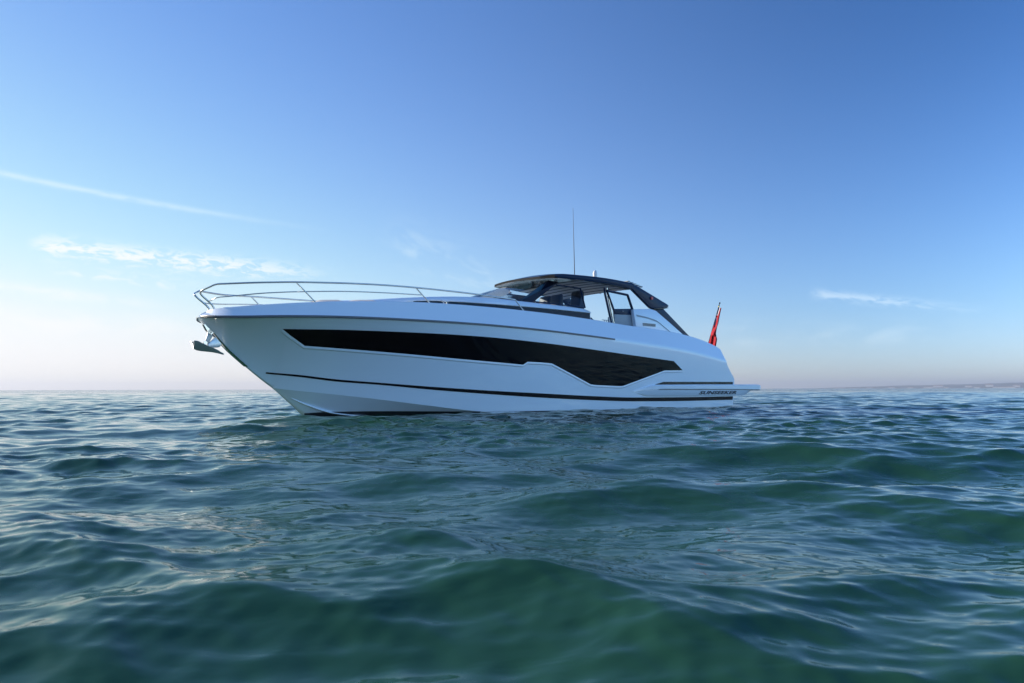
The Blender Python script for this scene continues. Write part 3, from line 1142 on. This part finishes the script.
# cockpit doors each side: glazed frame over a solid panel, and two slim posts
for s in (1, -1):
    Y = 1.80 * s
    dr_ = prism("cockpit_door", [(-2.03, 3.20), (-3.02, 3.24), (-3.12, 3.11), (-3.12, 2.60), (-2.06, 2.62)], Y, Y - s * .05, MAT["grey"], P, .01)
    prism("lower_panel", [(-2.03, 3.235), (-2.93, 3.31), (-3.02, 3.10), (-2.04, 3.06)], Y + s * .006, Y - s * .056, MAT["navy"], dr_, .004)
    fr = [(-1.70, Y, 3.80), (-2.69, Y, 3.745), (-3.0, Y, 3.12)]
    tube("door_frame", [(-2.04, Y, 3.15)] + fr[:1], .034, MAT["navy"], dr_, 8)
    tube("door_frame", fr[:2], .040, MAT["navy"], dr_, 8)
    tube("door_frame", fr[1:], .042, MAT["navy"], dr_, 8)
    mesh_obj("door_glass", [(-1.72, Y, 3.78), (-2.67, Y, 3.73), (-2.90, Y, 3.28), (-2.03, Y, 3.22)], [(0, 1, 2, 3)], MAT["glass_side"], dr_, False)
    V, F = tube_geo([(-2.42, Y + s * .01, 3.19), (-2.42, Y + s * .035, 3.19)], .02, 8)
    mesh_obj("handle", V, F, MAT["steel"], dr_)
    tube("door_post", [(-1.61, 1.78 * s, 3.90), (-1.63, 1.78 * s, 3.70), (-1.93, 1.80 * s, 2.66)], .036, MAT["navy"], P, 8)
    tube("door_post", [(-1.72, 1.77 * s, 3.90), (-1.75, 1.77 * s, 3.75), (-2.03, 1.80 * s, 2.66)], .030, MAT["steel"], P, 8)
    V, F = box_geo(-1.99, -1.80, s * 1.76 - .04, s * 1.76 + .04, 2.62, 2.96)
    bevelled("hinge_block", V, F, MAT["cushion"], P, .02)

# helm: console, wheel and two seats inside the windscreen
V, F = prism_geo([(1.25, 3.0), (1.25, 3.30), (.95, 3.42), (.55, 3.44), (.35, 3.25), (.35, 3.0)], .1, -1.25)
helm = bevelled("helm_console", V, F, MAT["interior"], P, .03)
ring = [(.33 + .08 * math.sin(a), -.65 + .19 * math.cos(a), 3.37 + .17 * math.sin(a)) for a in np.linspace(0, 2 * math.pi, 25)]
tube("steering_wheel", ring, .016, MAT["black"], helm, 6)
for y in (-.85, -.25, .75):
    V, F = prism_geo([(-.75, 2.7), (-.72, 3.16), (-.80, 3.22), (-1.22, 3.22), (-1.28, 3.40), (-1.34, 3.84), (-1.42, 3.88), (-1.50, 3.84), (-1.50, 2.7)], y + .24, y - .24)
    bevelled("helm_seat", V, F, MAT["interior"], P, .04, 3)
# saloon door frame aft of the wheelhouse is open; wet bar top to starboard
V, F = box_geo(-2.6, -1.6, -1.7, -1.2, 1.4, 2.5)
bevelled("wet_bar", V, F, MAT["gelcoat"], P, .03)
# cockpit sofa along the stern
V, F = prism_geo([(-5.2, 1.34), (-5.2, 1.78), (-5.75, 1.82), (-5.95, 2.22), (-6.15, 2.22), (-6.15, 1.34)], 1.6, -1.6)
bevelled("cockpit_sofa", V, F, MAT["cushion"], P, .05, 3)

# aerials on the roof
ant = tube("antenna", [(-1.04, 1.0, 4.27), (-1.03, 1.0, 4.9), (-.995, 1.0, 6.55)], [.016, .013, .005], MAT["greyrail"], P, 8)
V, F = tube_geo([(-1.04, 1.0, 4.25), (-1.04, 1.0, 4.36)], [.035, .022], 10)
mesh_obj("antenna_base", V, F, MAT["plastic"], ant)
V, F = tube_geo([(-2.2, .8, 4.28), (-2.2, .8, 4.42), (-2.2, .8, 4.55), (-2.2, .8, 4.62), (-2.2, .8, 4.66)], [.06, .07, .075, .06, .02], 14)
mesh_obj("satellite_dome", V, F, MAT["plastic"], P, True, sharp=R(60))
V, F = box_geo(-2.0, -1.45, .55, 1.0, 4.29, 4.385)
bevelled("roof_horn", V, F, principled("dull red cover", (.25, .05, .05), .5), P, .03)


# ------------------------------------------------------------------ bow rails
top_pts = [(9.824, .18, 2.50), (9.895, .19, 2.61), (9.988, .20, 2.695), (10.091, .21, 2.778), (10.15, .22, 2.835), (10.17, .26, 2.875), (10.145, .36, 2.919), (10.063, .53, 2.969), (9.944, .68, 3.03), (9.758, .87, 3.040), (9.28, 1.25, 3.062), (8.85, 1.43, 3.09), (8.42, 1.57, 3.118), (7.47, 1.80, 3.16), (6.5, 1.96, 3.19), (5.51, 2.05, 3.20), (4.25, 2.12, 3.19), (3.3, 2.16, 3.165), (2.44, 2.19, 3.135)]
mid_pts = [(9.975, .20, 2.689), (9.939, .42, 2.712), (9.875, .61, 2.745), (9.692, .85, 2.760), (9.2, 1.25, 2.82), (8.75, 1.42, 2.87), (8.30, 1.55, 2.91), (7.4, 1.78, 2.97), (6.5, 1.93, 3.005), (5.38, 2.04, 3.03)]
stn = [((8.44, 1.56, 3.115), (7.95, 1.585, 2.66)), ((5.55, 2.05, 3.20), (5.08, 2.02, 2.82)), ((2.44, 2.19, 3.135), (2.07, 2.19, 2.79))]
for s in (1, -1):
    f = lambda p: (p[0], s * p[1], p[2])
    rail = tube("bow_rail", catmull([f(p) for p in top_pts], 6), .021, MAT["steel"], P, 10)
    tube("mid_rail", catmull([f(p) for p in mid_pts], 6), .014, MAT["steel"], rail, 8)
    for a, b_ in stn:
        tube("stanchion", [f(a), tuple((np.array(f(a)) + np.array(f(b_))) / 2), f(b_)], .017, MAT["steel"], rail, 8)
    V, F = tube_geo([f((9.81, .18, 2.47)), f((9.824, .18, 2.51))], .04, 10)
    mesh_obj("rail_base", V, F, MAT["steel"], rail)
    # cleats
    for cx, cy, cz in ((4.65, 2.03, 2.86), (-1.19, 2.20, 2.72)):
        g = join(tube_geo([(cx - .05, s * cy, cz - .03), (cx - .05, s * cy, cz + .06)], .016, 8), tube_geo([(cx + .05, s * cy, cz - .03), (cx + .05, s * cy, cz + .06)], .016, 8),
                 tube_geo([(cx - .15, s * cy, cz + .068), (cx, s * cy, cz + .062), (cx + .15, s * cy, cz + .068)], [.010, .016, .010], 8))
        mesh_obj("cleat", *g, MAT["steel"], P)

# stem plate and bow roller
def stem_plate():
    V = []
    zz = [2.12, 1.95, 1.75, 1.55, 1.35, 1.2]
    fx = pchip([(z, x) for x, z in ((9.96, 2.083), (9.77, 1.89), (9.59, 1.68), (9.05, 1.20), (8.59, .832), (10.1, 2.28))])
    for z in zz:
        x = fx(z)
        V += [(x - .05, .075, z), (x + .012, .045, z), (x + .02, 0, z), (x + .012, -.045, z), (x - .05, -.075, z)]
    return V, grid_faces(len(zz), 5)
V, F = stem_plate()
mesh_obj("stem_plate", V, F, MAT["steel"], P)
ch_ = [(10.04, 2.17), (9.90, 2.15), (9.80, 1.98), (9.86, 1.92), (9.97, 2.04)]
V, F = join(prism_geo(ch_, .07, .055), prism_geo(ch_, -.055, -.07), tube_geo([(9.88, -.07, 2.0), (9.88, .07, 2.0)], .055, 12))
bevelled("bow_roller", V, F, MAT["steel"], P, .004, 1)

# ------------------------------------------------------------------ anchor (its own thing, hung in the roller)
anchor = empty("anchor", BOAT + Matrix.Rotation(YAW, 3, "Z") @ Vector((9.8, 0, 1.55)), YAW)
tag(anchor, "polished plough anchor hanging from the roller under the yacht's bow", "anchor")
AO = Vector((9.8, 0, 1.55))
def A(V): return [tuple(Vector(v) - AO) for v in V]
V, F = prism_geo([(9.93, 1.98), (9.80, 1.93), (9.86, 1.80), (9.90, 1.70), (9.99, 1.72), (9.96, 1.84)], .03, -.03)
bevelled("shank", A(V), F, MAT["anchor"], anchor, .01)
V, F = prism_geo([(9.76, 1.89), (9.57, 1.76), (9.66, 1.64), (9.88, 1.62), (9.93, 1.69)], .055, -.055)
bevelled("swivel_plate", A(V), F, principled("bright cast steel", (.75, .78, .80), .3, .4), anchor, .02)
# plough fluke: a folded blade, broad at the forward end, running to a point
def fluke():
    st_ = [(10.225, 1.60, .17, .13), (10.15, 1.565, .20, .15), (10.04, 1.548, .19, .12), (9.92, 1.540, .17, .09), (9.80, 1.530, .13, .07), (9.66, 1.505, .07, .045), (9.543, 1.475, .012, .01)]
    V = []
    for x, zk, w, d in st_:
        V += [(x, 0, zk - .012), (x + .01, w * .5, zk + d * .45), (x + .03, w, zk + d * 1.25), (x + .02, w * .97, zk + d * 1.32), (x, w * .5, zk + d * .6 + .02), (x, 0, zk + d * .2 + .02),
              (x, -w * .5, zk + d * .6 + .02), (x + .02, -w * .97, zk + d * 1.32), (x + .03, -w, zk + d * 1.25), (x + .01, -w * .5, zk + d * .45)]
    n = 10
    F = []
    for i in range(len(st_) - 1):
        for k in range(n):
            F.append((i * n + k, i * n + (k + 1) % n, (i + 1) * n + (k + 1) % n, (i + 1) * n + k))
    F += [tuple(range(n)), tuple((len(st_) - 1) * n + k for k in range(n))]
    return V, F
V, F = tube_geo([(9.97, -.05, 1.735), (9.97, .05, 1.735)], .04, 12)
mesh_obj("shackle", A(V), F, MAT["steel"], anchor, True, sharp=R(40))
V, F = fluke()
mesh_obj("fluke", A(V), F, MAT["anchor"], anchor, True, sharp=R(35))

# ------------------------------------------------------------------ ensign on its staff
FO = Vector((-7.25, 1.60, 2.02))
flag = empty("ensign_flag", BOAT + Matrix.Rotation(YAW, 3, "Z") @ FO, YAW)
tag(flag, "furled red ensign hanging limp on a leaning staff at the yacht's stern", "flag")
top = Vector((-8.20, 1.60, 3.93)) - FO
tube("flagstaff", [(0, 0, 0), tuple(top * .5), tuple(top)], [.02, .017, .012], MAT["greyrail"], flag, 8)
V, F = tube_geo([tuple(top * .985), tuple(top * 1.0), tuple(top * 1.015)], [.022, .030, .012], 8)
mesh_obj("finial", V, F, MAT["black"], flag)
V, F = tube_geo([tuple(top * .90), tuple(top * .96)], .022, 8)
mesh_obj("ferrule", V, F, MAT["brass"], flag)
def cloth_mat():
    m = principled("ensign cloth", (.50, .014, .024), .85)
    n, l = m.node_tree.nodes, m.node_tree.links
    t = n.new("ShaderNodeTexCoord")
    s_ = n.new("ShaderNodeSeparateXYZ")
    l.new(t.outputs["UV"], s_.inputs[0])
    # canton in the upper hoist: blue with white and red bars; the rest plain red
    def step(v, e):
        return M_(n, l, "GREATER_THAN", v, e)
    u, v = s_.outputs[0], s_.outputs[1]
    canton = M_(n, l, "MULTIPLY", step(v, .55), M_(n, l, "LESS_THAN", u, .5))
    du = M_(n, l, "ABSOLUTE", M_(n, l, "SUBTRACT", u, .25))
    dv = M_(n, l, "ABSOLUTE", M_(n, l, "SUBTRACT", v, .775))
    white = M_(n, l, "MAXIMUM", M_(n, l, "LESS_THAN", du, .07), M_(n, l, "LESS_THAN", dv, .05))
    redx = M_(n, l, "MAXIMUM", M_(n, l, "LESS_THAN", du, .04), M_(n, l, "LESS_THAN", dv, .028))
    def mix(f, a, b_):
        x = n.new("ShaderNodeMix"); x.data_type = "RGBA"
        l.new(f, x.inputs[0])
        for i, c in ((6, a), (7, b_)):
            if isinstance(c, tuple): x.inputs[i].default_value = (*c, 1)
            else: l.new(c, x.inputs[i])
        return x.outputs[2]
    c1 = mix(white, (.01, .02, .12), (.75, .75, .75))
    c2 = mix(redx, c1, (.50, .014, .024))
    c3 = mix(canton, (.50, .014, .024), c2)
    l.new(c3, n["Principled BSDF"].inputs["Base Color"])
    return m
def drape():
    """the limp flag: gathered folds falling along the staff"""
    nu, nv = 40, 34
    V, uv = [], []
    for j in range(nv):
        v = j / (nv - 1)                      # 0 bottom, 1 top
        hoist = top * (.10 + .80 * v)
        width = .22 + .38 * (1 - v) ** 1.1 + .05 * math.sin(v * 7)
        droop = .03 + .20 * (1 - v)
        for i in range(nu):
            u = i / (nu - 1)
            fold = math.sin(u * 21 + v * 2.5) * (.04 + .10 * (1 - v)) * min(1, u * 5)
            bulge = .30 * math.exp(-((v - .45) / .10) ** 2) * math.exp(-((u - .55) / .22) ** 2)
            V.append((hoist.x + .02 - width * .22 * u + fold * .35 + bulge * 1.0, .02 + fold * 1.0 + width * .30 * math.sin(u * 3.1) + .05 * bulge, hoist.z - droop * u - bulge * .5))
            uv.append((u, v))
    o = mesh_obj("flag", V, grid_faces(nv, nu), cloth_mat(), flag, True, sharp="keep")
    lay = o.data.uv_layers.new(name="UVMap")
    for lp in o.data.loops:
        lay.data[lp.index].uv = uv[lp.vertex_index]
drape()

# ------------------------------------------------------------------ haze over the sea
def build_haze():
    V, F = box_geo(-12500, 12500, -12500, 12500, -1.9, 110)
    m = bpy.data.materials.new("sea haze")
    m.use_nodes = True
    n, l = m.node_tree.nodes, m.node_tree.links
    n.clear()
    o = n.new("ShaderNodeOutputMaterial")
    v = n.new("ShaderNodeVolumePrincipled")
    v.inputs["Color"].default_value = (.80, .82, .89, 1)
    v.inputs["Density"].default_value = HAZE
    v.inputs["Anisotropy"].default_value = 0.3
    l.new(v.outputs[0], o.inputs["Volume"])
    h = mesh_obj("haze", V, F, m, None, False)
    tag(h, "pale haze lying over the far water", "haze", kind="stuff")


HAZE = 1.6e-4
build_haze()
